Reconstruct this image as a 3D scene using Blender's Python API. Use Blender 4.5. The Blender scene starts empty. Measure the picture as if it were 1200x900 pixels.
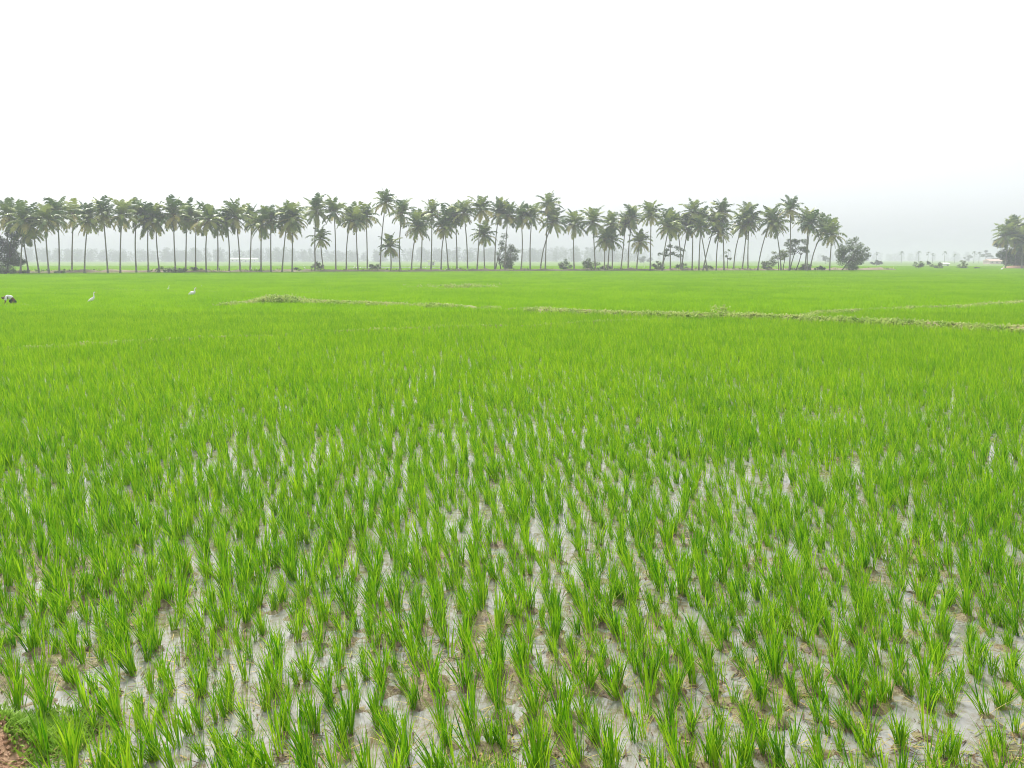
import bpy, math, random
import numpy as np
from mathutils import Vector, Matrix, Euler

random.seed(7)
rng = np.random.default_rng(7)
scene = bpy.context.scene
COL = scene.collection
R = math.radians

# ------------------------------------------------------------------ camera
CAM_H = 2.75                       # eye level above the paddy water (standing on the bank)
PITCH = math.atan(146 / 1000.0)    # looking slightly down
cam_data = bpy.data.cameras.new('camera')
cam_data.sensor_width = 36.0
cam_data.lens = 30.0
cam_data.clip_start = 0.1
cam_data.clip_end = 9000
cam = bpy.data.objects.new('camera', cam_data)
COL.objects.link(cam)
cam.location = (0, 0, CAM_H)
cam.rotation_euler = (math.pi / 2 - PITCH, 0, 0)
scene.camera = cam

# ------------------------------------------------------------------ overcast sky
SUN_EL, SUN_AZ = 55, -26           # azimuth measured from the view axis, negative to the west of it
world = bpy.data.worlds.new('World')
scene.world = world
world.use_nodes = True
wn, wl = world.node_tree.nodes, world.node_tree.links
wn.clear()
sky = wn.new('ShaderNodeTexSky')
sky.sky_type = 'NISHITA'
sky.sun_disc = False
sky.sun_elevation = R(SUN_EL)
sky.sun_rotation = R(SUN_AZ)
sky.air_density = 1.0
sky.dust_density = 4.0
sky.ozone_density = 1.0
bw = wn.new('ShaderNodeRGBToBW')
mixs = wn.new('ShaderNodeMix')
mixs.data_type = 'RGBA'
mixs.inputs[0].default_value = 0.80      # a sheet of cloud takes most of the blue away
bg = wn.new('ShaderNodeBackground')
bg.inputs[1].default_value = 0.13
wo = wn.new('ShaderNodeOutputWorld')
wl.new(sky.outputs[0], bw.inputs[0])
wl.new(sky.outputs[0], mixs.inputs[6])
wl.new(bw.outputs[0], mixs.inputs[7])
flatm = wn.new('ShaderNodeMix')              # the even light of the cloud sheet itself
flatm.data_type = 'RGBA'
flatm.inputs[0].default_value = 0.55
flatm.inputs[7].default_value = (3.75, 4.05, 4.15, 1)
wl.new(mixs.outputs[2], flatm.inputs[6])
wl.new(flatm.outputs[2], bg.inputs[0])
wl.new(bg.outputs[0], wo.inputs[0])

sun_data = bpy.data.lights.new('sun', 'SUN')
sun_data.energy = 2.2
sun_data.angle = R(12)
sun_data.color = (1.0, 0.96, 0.88)
sun = bpy.data.objects.new('sun', sun_data)
COL.objects.link(sun)
_d = Vector((math.sin(R(SUN_AZ)) * math.cos(R(SUN_EL)), math.cos(R(SUN_AZ)) * math.cos(R(SUN_EL)), math.sin(R(SUN_EL))))
sun.rotation_euler = _d.to_track_quat('Z', 'Y').to_euler()
sun.location = (0, 0, 60)

scene.view_settings.view_transform = 'Standard'
scene.view_settings.look = 'None'
scene.view_settings.exposure = 1.15
scene.view_settings.gamma = 1.0
scene.view_settings.use_curve_mapping = False
scene.render.engine = 'CYCLES'
cy = scene.cycles
cy.max_bounces = 8
cy.diffuse_bounces = 3
cy.glossy_bounces = 2
cy.transmission_bounces = 3
cy.volume_bounces = 1
cy.transparent_max_bounces = 8
cy.use_denoising = True
cy.pixel_filter_type = 'BLACKMAN_HARRIS'
cy.filter_width = 1.0
cy.use_adaptive_sampling = True
cy.adaptive_threshold = 0.01
cy.caustics_reflective = False
cy.caustics_refractive = False

# ------------------------------------------------------------------ helpers
_c, _s = math.cos(PITCH), math.sin(PITCH)
def ray(px, py):
    """direction in the world of photograph pixel (1200 x 900)"""
    x, y = (px - 600) / 1000.0, (450 - py) / 1000.0
    return Vector((x, _c + y * _s, -_s + y * _c))
def ground(px, py, z=0.0):
    d = ray(px, py)
    return Vector((0, 0, CAM_H)) + d * ((z - CAM_H) / d.z)
def at(px, py, Y):
    d = ray(px, py)
    return Vector((0, 0, CAM_H)) + d * (Y / d.y)

def tag(o, label=None, cat=None, group=None, kind=None):
    if label: o['label'] = label
    if cat: o['category'] = cat
    if group: o['group'] = group
    if kind: o['kind'] = kind
    return o
def link(name, mesh, parent=None, loc=None):
    o = bpy.data.objects.new(name, mesh)
    COL.objects.link(o)
    if parent is not None: o.parent = parent
    if loc is not None: o.location = loc
    return o
def empty(name, loc, rz=0.0):
    o = bpy.data.objects.new(name, None)
    COL.objects.link(o)
    o.location = loc
    o.rotation_euler = (0, 0, rz)
    o.empty_display_size = 0.2
    return o
class MB:
    """collects faces for one mesh"""
    def __init__(self): self.v, self.f, self.m = [], [], []
    def add(self, vs, fs, m=0):
        b = len(self.v)
        self.v.extend([tuple(p) for p in vs])
        for q in fs:
            self.f.append(tuple(i + b for i in q)); self.m.append(m)
    def tube(self, path, radii, n=8, m=0, cap=True, flat=1.0):
        path = [Vector(p) for p in path]
        vs, fs = [], []
        for i, p in enumerate(path):
            t = (path[min(i + 1, len(path) - 1)] - path[max(i - 1, 0)]).normalized()
            a = t.cross(Vector((0, 1, 0)))
            if a.length < 0.2: a = t.cross(Vector((1, 0, 0)))
            a.normalize(); b = t.cross(a).normalized()
            for k in range(n):
                an = 2 * math.pi * k / n
                vs.append(p + a * math.cos(an) * radii[i] + b * math.sin(an) * radii[i] * flat)
        for i in range(len(path) - 1):
            for k in range(n):
                fs.append((i * n + k, i * n + (k + 1) % n, (i + 1) * n + (k + 1) % n, (i + 1) * n + k))
        if cap:
            fs.append(tuple(range(n - 1, -1, -1)))
            fs.append(tuple((len(path) - 1) * n + k for k in range(n)))
        self.add(vs, fs, m)
    def box(self, x0, x1, y0, y1, z0, z1, m=0):
        vs = [(x, y, z) for z in (z0, z1) for y in (y0, y1) for x in (x0, x1)]
        self.add(vs, [(0, 2, 3, 1), (4, 5, 7, 6), (0, 1, 5, 4), (2, 6, 7, 3), (0, 4, 6, 2), (1, 3, 7, 5)], m)
    def mesh(self, name, mats, smooth=False):
        me = bpy.data.meshes.new(name)
        me.from_pydata(self.v, [], self.f)
        for mt in mats: me.materials.append(mt)
        if len(mats) > 1: me.polygons.foreach_set('material_index', self.m)
        if smooth: me.polygons.foreach_set('use_smooth', [True] * len(me.polygons))
        me.update()
        return me
def quads_mesh(name, V, mats, mi=None, smooth=False):
    """V: array (n, 4, 3) of loose quads"""
    V = np.asarray(V, dtype=np.float32)
    n = len(V)
    me = bpy.data.meshes.new(name)
    me.vertices.add(n * 4); me.loops.add(n * 4); me.polygons.add(n)
    me.vertices.foreach_set('co', V.reshape(-1))
    me.loops.foreach_set('vertex_index', np.arange(n * 4, dtype=np.int32))
    me.polygons.foreach_set('loop_start', np.arange(0, n * 4, 4, dtype=np.int32))
    for mt in mats: me.materials.append(mt)
    if mi is not None: me.polygons.foreach_set('material_index', np.asarray(mi, dtype=np.int32))
    me.update(calc_edges=True)
    return me
def vnoise(x, y, seed=0):
    """smooth value noise on arrays"""
    x = np.asarray(x, float); y = np.asarray(y, float)
    xi, yi = np.floor(x).astype(np.int64), np.floor(y).astype(np.int64)
    xf, yf = x - xi, y - yi
    def h(a, b):
        k = (a * 374761393 + b * 668265263 + seed * 974711) & 0x7fffffff
        k = ((k ^ (k >> 13)) * 1274126177) & 0x7fffffff
        return ((k ^ (k >> 16)) & 0xffff) / 65535.0
    u, v = xf * xf * (3 - 2 * xf), yf * yf * (3 - 2 * yf)
    return (h(xi, yi) * (1 - u) + h(xi + 1, yi) * u) * (1 - v) + (h(xi, yi + 1) * (1 - u) + h(xi + 1, yi + 1) * u) * v
def seg_dist(P, line):
    """distance of points P (n,2) to a polyline"""
    best = np.full(len(P), 1e9)
    for a, b in zip(line[:-1], line[1:]):
        a = np.array(a[:2]); b = np.array(b[:2]); d = b - a
        t = np.clip(((P - a) @ d) / (d @ d), 0, 1)
        best = np.minimum(best, np.hypot(*(P - (a + t[:, None] * d)).T))
    return best

# ------------------------------------------------------------------ materials
def mat(name):
    m = bpy.data.materials.new(name); m.use_nodes = True
    nt = m.node_tree; nt.nodes.clear()
    out = nt.nodes.new('ShaderNodeOutputMaterial')
    return m, nt.nodes, nt.links, out
def ramp(n, stops):
    r = n.new('ShaderNodeValToRGB')
    e = r.color_ramp.elements
    while len(e) < len(stops): e.new(0.5)
    for k, (p, c) in zip(e, stops):
        k.position = p; k.color = (*c, 1)
    return r
def noise_world(n, l, scale, detail=3, rough=0.5, stretch=None):
    g = n.new('ShaderNodeNewGeometry')
    t = n.new('ShaderNodeTexNoise')
    t.inputs['Scale'].default_value = scale
    t.inputs['Detail'].default_value = detail
    t.inputs['Roughness'].default_value = rough
    if stretch:
        mp = n.new('ShaderNodeMapping'); mp.inputs['Scale'].default_value = stretch
        l.new(g.outputs['Position'], mp.inputs[0]); l.new(mp.outputs[0], t.inputs['Vector'])
    else:
        l.new(g.outputs['Position'], t.inputs['Vector'])
    return t
def leaf_mat(name, cols, scale=0.12, trans=0.4, rough=0.5, spec=0.25, rnd=0.5, blade=0.0):
    """leaf: colour varies from plant to plant and slowly over the land; lets light through"""
    m, n, l, out = mat(name)
    t = noise_world(n, l, scale, 3)
    oi = n.new('ShaderNodeObjectInfo')
    mx = n.new('ShaderNodeMix'); mx.inputs[0].default_value = rnd
    l.new(t.outputs['Fac'], mx.inputs[2]); l.new(oi.outputs['Random'], mx.inputs[3])
    k = len(cols)
    r = ramp(n, [(0.22 + 0.56 * i / (k - 1), c) for i, c in enumerate(cols)])
    fac = mx.outputs[0]
    if blade:                              # every blade a little different
        gi = n.new('ShaderNodeNewGeometry')
        m2 = n.new('ShaderNodeMix'); m2.inputs[0].default_value = blade
        l.new(fac, m2.inputs[2]); l.new(gi.outputs['Random Per Island'], m2.inputs[3]); fac = m2.outputs[0]
    l.new(fac, r.inputs[0])
    p = n.new('ShaderNodeBsdfPrincipled')
    p.inputs['Roughness'].default_value = rough
    p.inputs['Specular IOR Level'].default_value = spec
    l.new(r.outputs[0], p.inputs['Base Color'])
    tr = n.new('ShaderNodeBsdfTranslucent')
    l.new(r.outputs[0], tr.inputs[0])
    ms = n.new('ShaderNodeMixShader'); ms.inputs[0].default_value = trans
    l.new(p.outputs[0], ms.inputs[1]); l.new(tr.outputs[0], ms.inputs[2])
    l.new(ms.outputs[0], out.inputs[0])
    return m
def solid_mat(name, cols, scale=2.0, rough=0.8, spec=0.3, bump=0.0, bscale=20.0, stretch=None):
    m, n, l, out = mat(name)
    t = noise_world(n, l, scale, 5, 0.6, stretch)
    k = len(cols)
    r = ramp(n, [(0.3 + 0.4 * i / max(1, k - 1), c) for i, c in enumerate(cols)])
    l.new(t.outputs['Fac'], r.inputs[0])
    p = n.new('ShaderNodeBsdfPrincipled')
    p.inputs['Roughness'].default_value = rough
    p.inputs['Specular IOR Level'].default_value = spec
    l.new(r.outputs[0], p.inputs['Base Color'])
    if bump:
        t2 = noise_world(n, l, bscale, 5, 0.6)
        b = n.new('ShaderNodeBump'); b.inputs['Strength'].default_value = bump; b.inputs['Distance'].default_value = 0.05
        l.new(t2.outputs['Fac'], b.inputs['Height']); l.new(b.outputs[0], p.inputs['Normal'])
    l.new(p.outputs[0], out.inputs[0])
    return m

M_RICE = leaf_mat('rice_leaf', [(0.05, 0.22, 0.002), (0.17, 0.41, 0.003), (0.37, 0.59, 0.02)], 0.5, 0.45, 0.45, 0.14, 0.35, 0.6)
M_RICE_MID = leaf_mat('rice_leaf_mid', [(0.11, 0.31, 0.002), (0.26, 0.49, 0.003), (0.42, 0.63, 0.015)], 0.4, 0.45, 0.5, 0.10, 0.35, 0.45)  # same rice in a lighter, yellower green, for the rows behind
M_STRAW = leaf_mat('straw', [(0.40, 0.33, 0.10), (0.52, 0.42, 0.16), (0.34, 0.20, 0.08)], 3.0, 0.2, 0.7, 0.2, 0.3)
M_FIELD = leaf_mat('rice_leaf_field', [(0.18, 0.38, 0.003), (0.28, 0.52, 0.003), (0.40, 0.62, 0.008)], 0.09, 0.45, 0.6, 0.1, 0.25, 0.35)
M_WEED = leaf_mat('weed_leaf', [(0.20, 0.36, 0.04), (0.40, 0.52, 0.12), (0.56, 0.55, 0.25)], 1.3, 0.35, 0.6, 0.2, 0.0)
M_GRASS = leaf_mat('bank_grass_leaf', [(0.14, 0.30, 0.02), (0.26, 0.44, 0.05), (0.38, 0.50, 0.12)], 6.0, 0.35, 0.5, 0.25, 0.0)
M_FROND = leaf_mat('palm_frond', [(0.055, 0.12, 0.020), (0.14, 0.22, 0.035), (0.32, 0.38, 0.07)], 0.4, 0.22, 0.38, 0.5, 0.8)
M_FROND_OLD = leaf_mat('palm_frond_old', [(0.13, 0.19, 0.035), (0.30, 0.34, 0.07), (0.46, 0.39, 0.11)], 0.4, 0.25, 0.5, 0.3, 0.8)
M_RACHIS = solid_mat('frond_rib', [(0.20, 0.22, 0.08), (0.32, 0.30, 0.12)], 0.8)
M_DARKLEAF = leaf_mat('dark_tree_leaf', [(0.035, 0.075, 0.032), (0.065, 0.115, 0.04), (0.10, 0.155, 0.05)], 0.7, 0.2, 0.5, 0.3, 0.2)
M_GREYLEAF = leaf_mat('grey_tree_leaf', [(0.07, 0.11, 0.06), (0.115, 0.16, 0.07), (0.18, 0.22, 0.09)], 0.7, 0.25, 0.5, 0.3, 0.2)
M_YELLOWLEAF = leaf_mat('yellow_tree_leaf', [(0.13, 0.18, 0.04), (0.20, 0.25, 0.055), (0.28, 0.31, 0.08)], 0.7, 0.25, 0.5, 0.3, 0.2)
M_BUSHLEAF = leaf_mat('bush_leaf', [(0.06, 0.115, 0.035), (0.12, 0.18, 0.055), (0.20, 0.26, 0.08)], 0.8, 0.25, 0.5, 0.3, 0.3)
M_FARLEAF = leaf_mat('far_tree_leaf', [(0.04, 0.07, 0.03), (0.07, 0.10, 0.04)], 0.02, 0.2, 0.6, 0.2, 0.0)
M_TRUNK = solid_mat('palm_trunk', [(0.17, 0.155, 0.13), (0.30, 0.275, 0.24)], 1.5, 0.9, 0.2, stretch=(1, 1, 4))
M_BARK = solid_mat('bark', [(0.05, 0.04, 0.03), (0.12, 0.10, 0.08)], 2.0, 0.9, 0.2)
M_FIBRE = solid_mat('palm_fibre', [(0.10, 0.08, 0.04), (0.20, 0.17, 0.07)], 3.0)
M_COCO = solid_mat('coconut', [(0.20, 0.16, 0.04), (0.35, 0.20, 0.05)], 1.0, 0.5)
M_EARTH = solid_mat('bund_earth', [(0.16, 0.17, 0.06), (0.26, 0.24, 0.11), (0.18, 0.26, 0.06)], 1.2, 0.95, 0.2, 0.6, 8)
M_DRYEARTH = solid_mat('dry_bund_earth', [(0.13, 0.15, 0.06), (0.24, 0.20, 0.13), (0.30, 0.25, 0.17)], 0.25, 0.95, 0.2, 0.6, 3)
M_SOIL = solid_mat('red_soil', [(0.30, 0.17, 0.105), (0.46, 0.29, 0.19), (0.56, 0.41, 0.30)], 7.0, 0.95, 0.2, 0.8, 45)
M_WHITE = solid_mat('white_feather', [(0.80, 0.79, 0.74), (0.86, 0.84, 0.80)], 6.0, 0.8)
M_BILL = solid_mat('bill', [(0.55, 0.33, 0.08), (0.65, 0.42, 0.10)], 5.0, 0.5)
M_LEG = solid_mat('bird_leg', [(0.03, 0.03, 0.025), (0.06, 0.05, 0.04)], 5.0, 0.6)
M_SHIRT = solid_mat('white_cotton', [(0.66, 0.66, 0.64), (0.80, 0.80, 0.78)], 6.0, 0.9, 0.2, 0.5, 12)
M_CLOTH = solid_mat('dark_cotton', [(0.025, 0.03, 0.035), (0.05, 0.055, 0.06)], 5.0, 0.9)
M_SKIN = solid_mat('brown_skin', [(0.16, 0.085, 0.05), (0.20, 0.11, 0.065)], 3.0, 0.55)
M_HAIR = solid_mat('black_hair', [(0.008, 0.007, 0.006), (0.02, 0.018, 0.016)], 8.0, 0.5)
M_LIME = solid_mat('limewash', [(0.80, 0.79, 0.74), (0.86, 0.85, 0.81)], 0.6, 0.9)
M_PINK = solid_mat('pink_wash', [(0.55, 0.38, 0.32), (0.66, 0.50, 0.42)], 0.6, 0.9)
M_TILE = solid_mat('roof_tile', [(0.30, 0.20, 0.15), (0.42, 0.31, 0.25)], 0.5, 0.9)
M_DARKWOOD = solid_mat('dark_wood', [(0.05, 0.045, 0.04), (0.09, 0.08, 0.07)], 2.0, 0.7)

def water_mat():
    m, n, l, out = mat('muddy_water')
    big = noise_world(n, l, 1.6, 4, 0.6)
    fine = noise_world(n, l, 17.0, 5, 0.65)
    mm = n.new('ShaderNodeMix'); mm.inputs[0].default_value = 0.45
    l.new(big.outputs['Fac'], mm.inputs[2]); l.new(fine.outputs['Fac'], mm.inputs[3])
    r = ramp(n, [(0.36, (0.135, 0.10, 0.05)), (0.45, (0.20, 0.175, 0.12)), (0.52, (0.265, 0.253, 0.23)), (0.61, (0.295, 0.287, 0.27))])
    l.new(mm.outputs[0], r.inputs[0])
    p = n.new('ShaderNodeBsdfPrincipled')
    p.inputs['Roughness'].default_value = 0.03
    p.inputs['IOR'].default_value = 1.8
    l.new(r.outputs[0], p.inputs['Base Color'])
    rip = noise_world(n, l, 9.0, 2, 0.5)
    b = n.new('ShaderNodeBump'); b.inputs['Strength'].default_value = 0.08; b.inputs['Distance'].default_value = 0.02
    l.new(rip.outputs['Fac'], b.inputs['Height']); l.new(b.outputs[0], p.inputs['Normal'])
    l.new(p.outputs[0], out.inputs[0])
    return m
M_WATER = water_mat()
def mud_mat():
    m, n, l, out = mat('wet_mud')
    t = noise_world(n, l, 11.0, 5, 0.65)
    r = ramp(n, [(0.34, (0.07, 0.045, 0.025)), (0.46, (0.17, 0.115, 0.06)), (0.56, (0.22, 0.19, 0.075)), (0.68, (0.30, 0.22, 0.14))])
    l.new(t.outputs['Fac'], r.inputs[0])
    p = n.new('ShaderNodeBsdfPrincipled'); p.inputs['Roughness'].default_value = 0.3
    l.new(r.outputs[0], p.inputs['Base Color'])
    t2 = noise_world(n, l, 60.0, 4, 0.6)
    b = n.new('ShaderNodeBump'); b.inputs['Strength'].default_value = 0.7; b.inputs['Distance'].default_value = 0.02
    l.new(t2.outputs['Fac'], b.inputs['Height']); l.new(b.outputs[0], p.inputs['Normal'])
    l.new(p.outputs[0], out.inputs[0])
    return m
M_MUD = mud_mat()
def ground_mat():
    m, n, l, out = mat('far_crop')
    a = noise_world(n, l, 0.012, 4, 0.6, (0.5, 2.2, 1))
    b2 = noise_world(n, l, 0.6, 5, 0.7, (0.6, 1.6, 1))
    mm = n.new('ShaderNodeMix'); mm.inputs[0].default_value = 0.4
    l.new(a.outputs['Fac'], mm.inputs[2]); l.new(b2.outputs['Fac'], mm.inputs[3])
    r = ramp(n, [(0.34, (0.13, 0.17, 0.04)), (0.45, (0.12, 0.22, 0.025)), (0.56, (0.17, 0.28, 0.035)), (0.68, (0.23, 0.27, 0.08))])
    l.new(mm.outputs[0], r.inputs[0])
    p = n.new('ShaderNodeBsdfPrincipled'); p.inputs['Roughness'].default_value = 0.9
    p.inputs['Specular IOR Level'].default_value = 0.1
    l.new(r.outputs[0], p.inputs['Base Color'])
    bp = n.new('ShaderNodeBump'); bp.inputs['Strength'].default_value = 0.8; bp.inputs['Distance'].default_value = 0.3
    l.new(b2.outputs['Fac'], bp.inputs['Height']); l.new(bp.outputs[0], p.inputs['Normal'])
    l.new(p.outputs[0], out.inputs[0])
    return m
M_GROUND = ground_mat()

# ------------------------------------------------------------------ the land
mb = MB()
gx = [-3000, -600, -150, -40, 40, 150, 600, 3000]; gy = [-300, -20, 60, 200, 700, 1800, 3600]
vs = [(x, y, -0.06) for y in gy for x in gx]
nx = len(gx)
mb.add(vs, [(j * nx + i, j * nx + i + 1, (j + 1) * nx + i + 1, (j + 1) * nx + i) for j in range(len(gy) - 1) for i in range(nx - 1)])
tag(link('ground', mb.mesh('ground', [M_GROUND])), kind='structure')

# bunds: low earth ridges between the paddies (photograph points laid on the land)
def px_line(pts): return [tuple(ground(a, b)[:2]) for a, b in pts]
BUNDS = [  # (line, half width, height, weeds per metre, weed size)
    (px_line([(262, 362), (300, 358), (330, 355), (400, 359), (500, 363), (600, 367), (700, 371), (800, 375), (860, 375), (950, 379), (1050, 384), (1200, 393), (1420, 408)]), 0.34, 0.27, 150, 1.05),
    (px_line([(-160, 424), (0, 413), (100, 408), (150, 404), (280, 397), (390, 392), (450, 389), (520, 386), (620, 384), (690, 380), (800, 376)]), 0.10, 0.12, 26, 0.62),
    (px_line([(935, 378), (960, 370), (1050, 366), (1130, 363), (1200, 357), (1400, 350)]), 0.25, 0.22, 45, 0.9),
    (px_line([(-220, 340), (0, 340), (90, 340), (190, 343), (330, 345), (400, 345), (480, 342), (560, 340), (680, 341), (860, 339), (1000, 337)]), 0.30, 0.16, 26, 0.8),
    (px_line([(-200, 362), (0, 361), (100, 362), (262, 362)]), 0.16, 0.16, 18, 0.6),
    (px_line([(420, 329), (520, 328.5), (700, 329.5), (900, 329), (1100, 327), (1300, 326)]), 0.35, 0.16, 12, 0.9),
]
weedV, weedM = [], []
def tuft(p, size, n, mi=0, spread=0.5):
    for _ in range(n):
        az = random.uniform(0, 2 * math.pi); tl = random.uniform(0.1, 1.2)
        d = Vector((math.cos(az) * math.sin(tl), math.sin(az) * math.sin(tl), math.cos(tl)))
        s = d.cross(Vector((0, 0, 1))).normalized() * size * random.uniform(0.10, 0.24)
        b = Vector(p) + Vector((random.gauss(0, spread * size), random.gauss(0, spread * size), 0))
        L = size * random.uniform(0.5, 1.2)
        m1 = b + d * L * 0.55; e = b + d * L + Vector((0, 0, -0.25 * L))
        weedV.append((b - s * 0.4, b + s * 0.4, m1 + s, m1 - s)); weedM.append(mi)
        weedV.append((m1 - s, m1 + s, e + s * 0.15, e - s * 0.15)); weedM.append(mi)
for bi, (line, hw, hh, dens, wsize) in enumerate(BUNDS):
    mb = MB(); prof = [(-1.9, -0.08), (-1.0, 0.55), (-0.4, 0.95), (0.35, 1.0), (1.0, 0.5), (1.9, -0.08)]
    pts = []
    for a, b in zip(line[:-1], line[1:]):
        a, b = Vector(a), Vector(b); k = max(1, int((b - a).length / 0.45))
        pts += [a.lerp(b, i / k) for i in range(k)]
    pts.append(Vector(line[-1]))
    rows = []
    for i, p in enumerate(pts):
        t = (pts[min(i + 1, len(pts) - 1)] - pts[max(i - 1, 0)]).normalized(); nrm = Vector((-t.y, t.x))
        w = hw * random.uniform(0.75, 1.3); h = hh * random.uniform(0.65, 1.25)
        wob = random.gauss(0, hw * 0.25)
        end = min(1.0, 0.15 + 0.3 * min(i, len(pts) - 1 - i))
        rows.append([(p.x + nrm.x * (u * w + wob), p.y + nrm.y * (u * w + wob), v * h * end if v > 0 else v * 0.8 - 0.0) for u, v in prof])
    n = len(prof)
    mb.add([v for r_ in rows for v in r_], [(i * n + k, (i + 1) * n + k, (i + 1) * n + k + 1, i * n + k + 1) for i in range(len(rows) - 1) for k in range(n - 1)])
    tag(link('bund', mb.mesh('bund', [M_EARTH], True)), kind='structure')
    for a, b in zip(line[:-1], line[1:]):
        a, b = Vector(a), Vector(b); L = (b - a).length; t = (b - a).normalized(); nrm = Vector((-t.y, t.x))
        for _ in range(int(L * dens)):
            p = a + t * random.uniform(0, L) + nrm * random.gauss(0, hw * 0.75)
            patch = 0.6 * vnoise([p.x * 0.9], [p.y * 0.9], 3)[0] + 0.55 * vnoise([p.x * 0.22], [p.y * 0.22], 4)[0]
            if patch < 0.40: continue
            tuft((p.x, p.y, hh * 0.75 - 0.6 * hh * min(1, abs((p - a).dot(nrm)) / (2 * hw))), (0.13 + 0.14 * patch) * wsize * random.uniform(0.6, 1.3), 4)
# the taller heap of pale creepers where the bund ends
c = ground(328, 358)
for _ in range(420):
    dx, dy = random.gauss(0, 1.3), random.gauss(0, 0.5)
    tuft((c.x + dx, c.y + dy, max(0, 0.5 * math.exp(-(dx / 1.6) ** 2) * random.random()) + 0.1), 0.22, 5)
c = ground(843, 374)
for _ in range(40):
    tuft((c.x + random.gauss(0, .18), c.y + random.gauss(0, .2), random.uniform(0.1, 0.55)), 0.22, 4)
c = ground(540, 340)
for _ in range(160):
    tuft((c.x + random.gauss(0, 1.6), c.y + random.gauss(0, .5), random.uniform(0.05, 0.45)), 0.3, 5)

# near bank: an earth embankment the camera stands on, a corner of it in view
bank_grid = MB()
xs = np.arange(-9, 9.01, 0.09); ys = np.arange(-3.0, 5.6, 0.09)
X, Y = np.meshgrid(xs, ys)
def bank_h(X, Y):
    edge = 4.0 + 0.22 * (vnoise(X * 0.9, X * 0 + 3, 5) - 0.5)
    z = np.clip((edge - Y) / 1.75, 0, 1) * 1.1
    z = z + 0.30 * np.exp(-(((X + 3.08) / 0.40) ** 2 + ((Y - 4.42) / 0.34) ** 2))
    z = z - 0.08 + 0.07 * (vnoise(X * 3, Y * 3, 8) - 0.5) + 0.06 * (vnoise(X * 9, Y * 9, 9) - 0.5)
    return np.where(z > -0.05, z, -0.05 - 0.02)
Z = bank_h(X, Y)
nX = len(xs)
bank_grid.add(np.stack([X, Y, Z], -1).reshape(-1, 3).tolist(), [(j * nX + i, j * nX + i + 1, (j + 1) * nX + i + 1, (j + 1) * nX + i) for j in range(len(ys) - 1) for i in range(nX - 1)])
tag(link('earth_bank', bank_grid.mesh('earth_bank', [M_SOIL], True)), kind='structure')

# paddy water and the mud bed that breaks through it
mb = MB()
mb.add([(-60, 3.4, 0), (60, 3.4, 0), (60, 44, 0), (-60, 44, 0)], [(0, 1, 2, 3)])
tag(link('paddy_water', mb.mesh('paddy_water', [M_WATER])), kind='structure')

# ------------------------------------------------------------------ rice
def blades(n, seg, hmin, hmax, wid, rad, lean, r, spread=(0.03, 0.34), curl=0.5):
    """ribbons of one clump -> (k,4,3)"""
    out = []
    for _ in range(n):
        az = r.uniform(0, 2 * math.pi); h = r.uniform(hmin, hmax)
        tl = r.uniform(*spread); cu = r.uniform(0.1, curl)
        br = rad * math.sqrt(r.uniform(0, 1)); ba = r.uniform(0, 2 * math.pi)
        p = np.array([br * math.cos(ba), br * math.sin(ba), -0.02])
        fa = az + math.pi / 2 + r.gauss(0, 0.6)
        side = np.array([math.cos(fa), math.sin(fa), 0.0])
        w = wid * r.uniform(0.7, 1.25)
        strip = []
        for s in range(seg + 1):
            f = s / seg
            ww = w * (0.75 + 0.6 * f) if f < 0.5 else w * (1.05 * (1 - f) * 2 + 0.12)
            a, b = p - side * ww / 2, p + side * ww / 2
            strip.append((a, b))
            t = tl + cu * f * f * 1.6
            d = np.array([math.cos(az) * math.sin(t) + lean[0], math.sin(az) * math.sin(t) + lean[1], math.cos(t)])
            p = p + d / np.linalg.norm(d) * h / seg
        out.append(strip)
    return out
def strip_mesh(name, strips, mats, mi=None, offs=None):
    """ribbons, each one connected strip"""
    V, F, M = [], [], []
    for k, st in enumerate(strips):
        o = offs[k] if offs is not None else (0, 0, 0)
        b = len(V)
        for a, c in st:
            V.append((a[0] + o[0], a[1] + o[1], a[2] + o[2])); V.append((c[0] + o[0], c[1] + o[1], c[2] + o[2]))
        for s in range(len(st) - 1):
            F.append((b + 2 * s, b + 2 * s + 1, b + 2 * s + 3, b + 2 * s + 2)); M.append(mi[k] if mi is not None else 0)
    me = bpy.data.meshes.new(name); me.from_pydata(V, [], F)
    for mt in mats: me.materials.append(mt)
    if mi is not None: me.polygons.foreach_set('material_index', M)
    me.update()
    return me
r0 = random.Random(3)
LEAN = (-0.16, 0.0)
clump_meshes = []
NBL = [28, 22, 38, 16, 26, 44, 20, 32, 11, 40, 25, 37, 17, 29]
for k in range(14):                       # full clumps for the front rows
    n = NBL[k]
    q = blades(n, 4, 0.19, 0.37, 0.0075, 0.016 + 0.0005 * n, LEAN, r0, (0.03, 0.40))
    q2 = blades(1 + k % 3, 3, 0.12, 0.26, 0.006, 0.05, (0, 0), r0, (0.5, 1.2), 0.8) if k % 2 else []
    clump_meshes.append(strip_mesh('rice_clump', q + q2, [M_RICE, M_STRAW], [0] * len(q) + [1] * len(q2)))
mid_meshes = []
for k in range(10):                       # the same plants with fewer, wider ribbons for the rows behind
    n = r0.choice([12, 14, 16, 20, 24])
    q = blades(n, 3, 0.20, 0.37, 0.0105, 0.030, LEAN, r0, (0.03, 0.38))
    mid_meshes.append(strip_mesh('rice_clump_row', q, [M_RICE_MID]))
dry_meshes = []
for k in range(4):
    q = blades(1, 4, 0.12, 0.26, 0.007, 0.03, (0, 0), r0, (0.6, 1.1), 0.6)
    dry_meshes.append(strip_mesh('dry_leaf', q, [M_STRAW]))
patch_meshes = []
PS = 1.5
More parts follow.
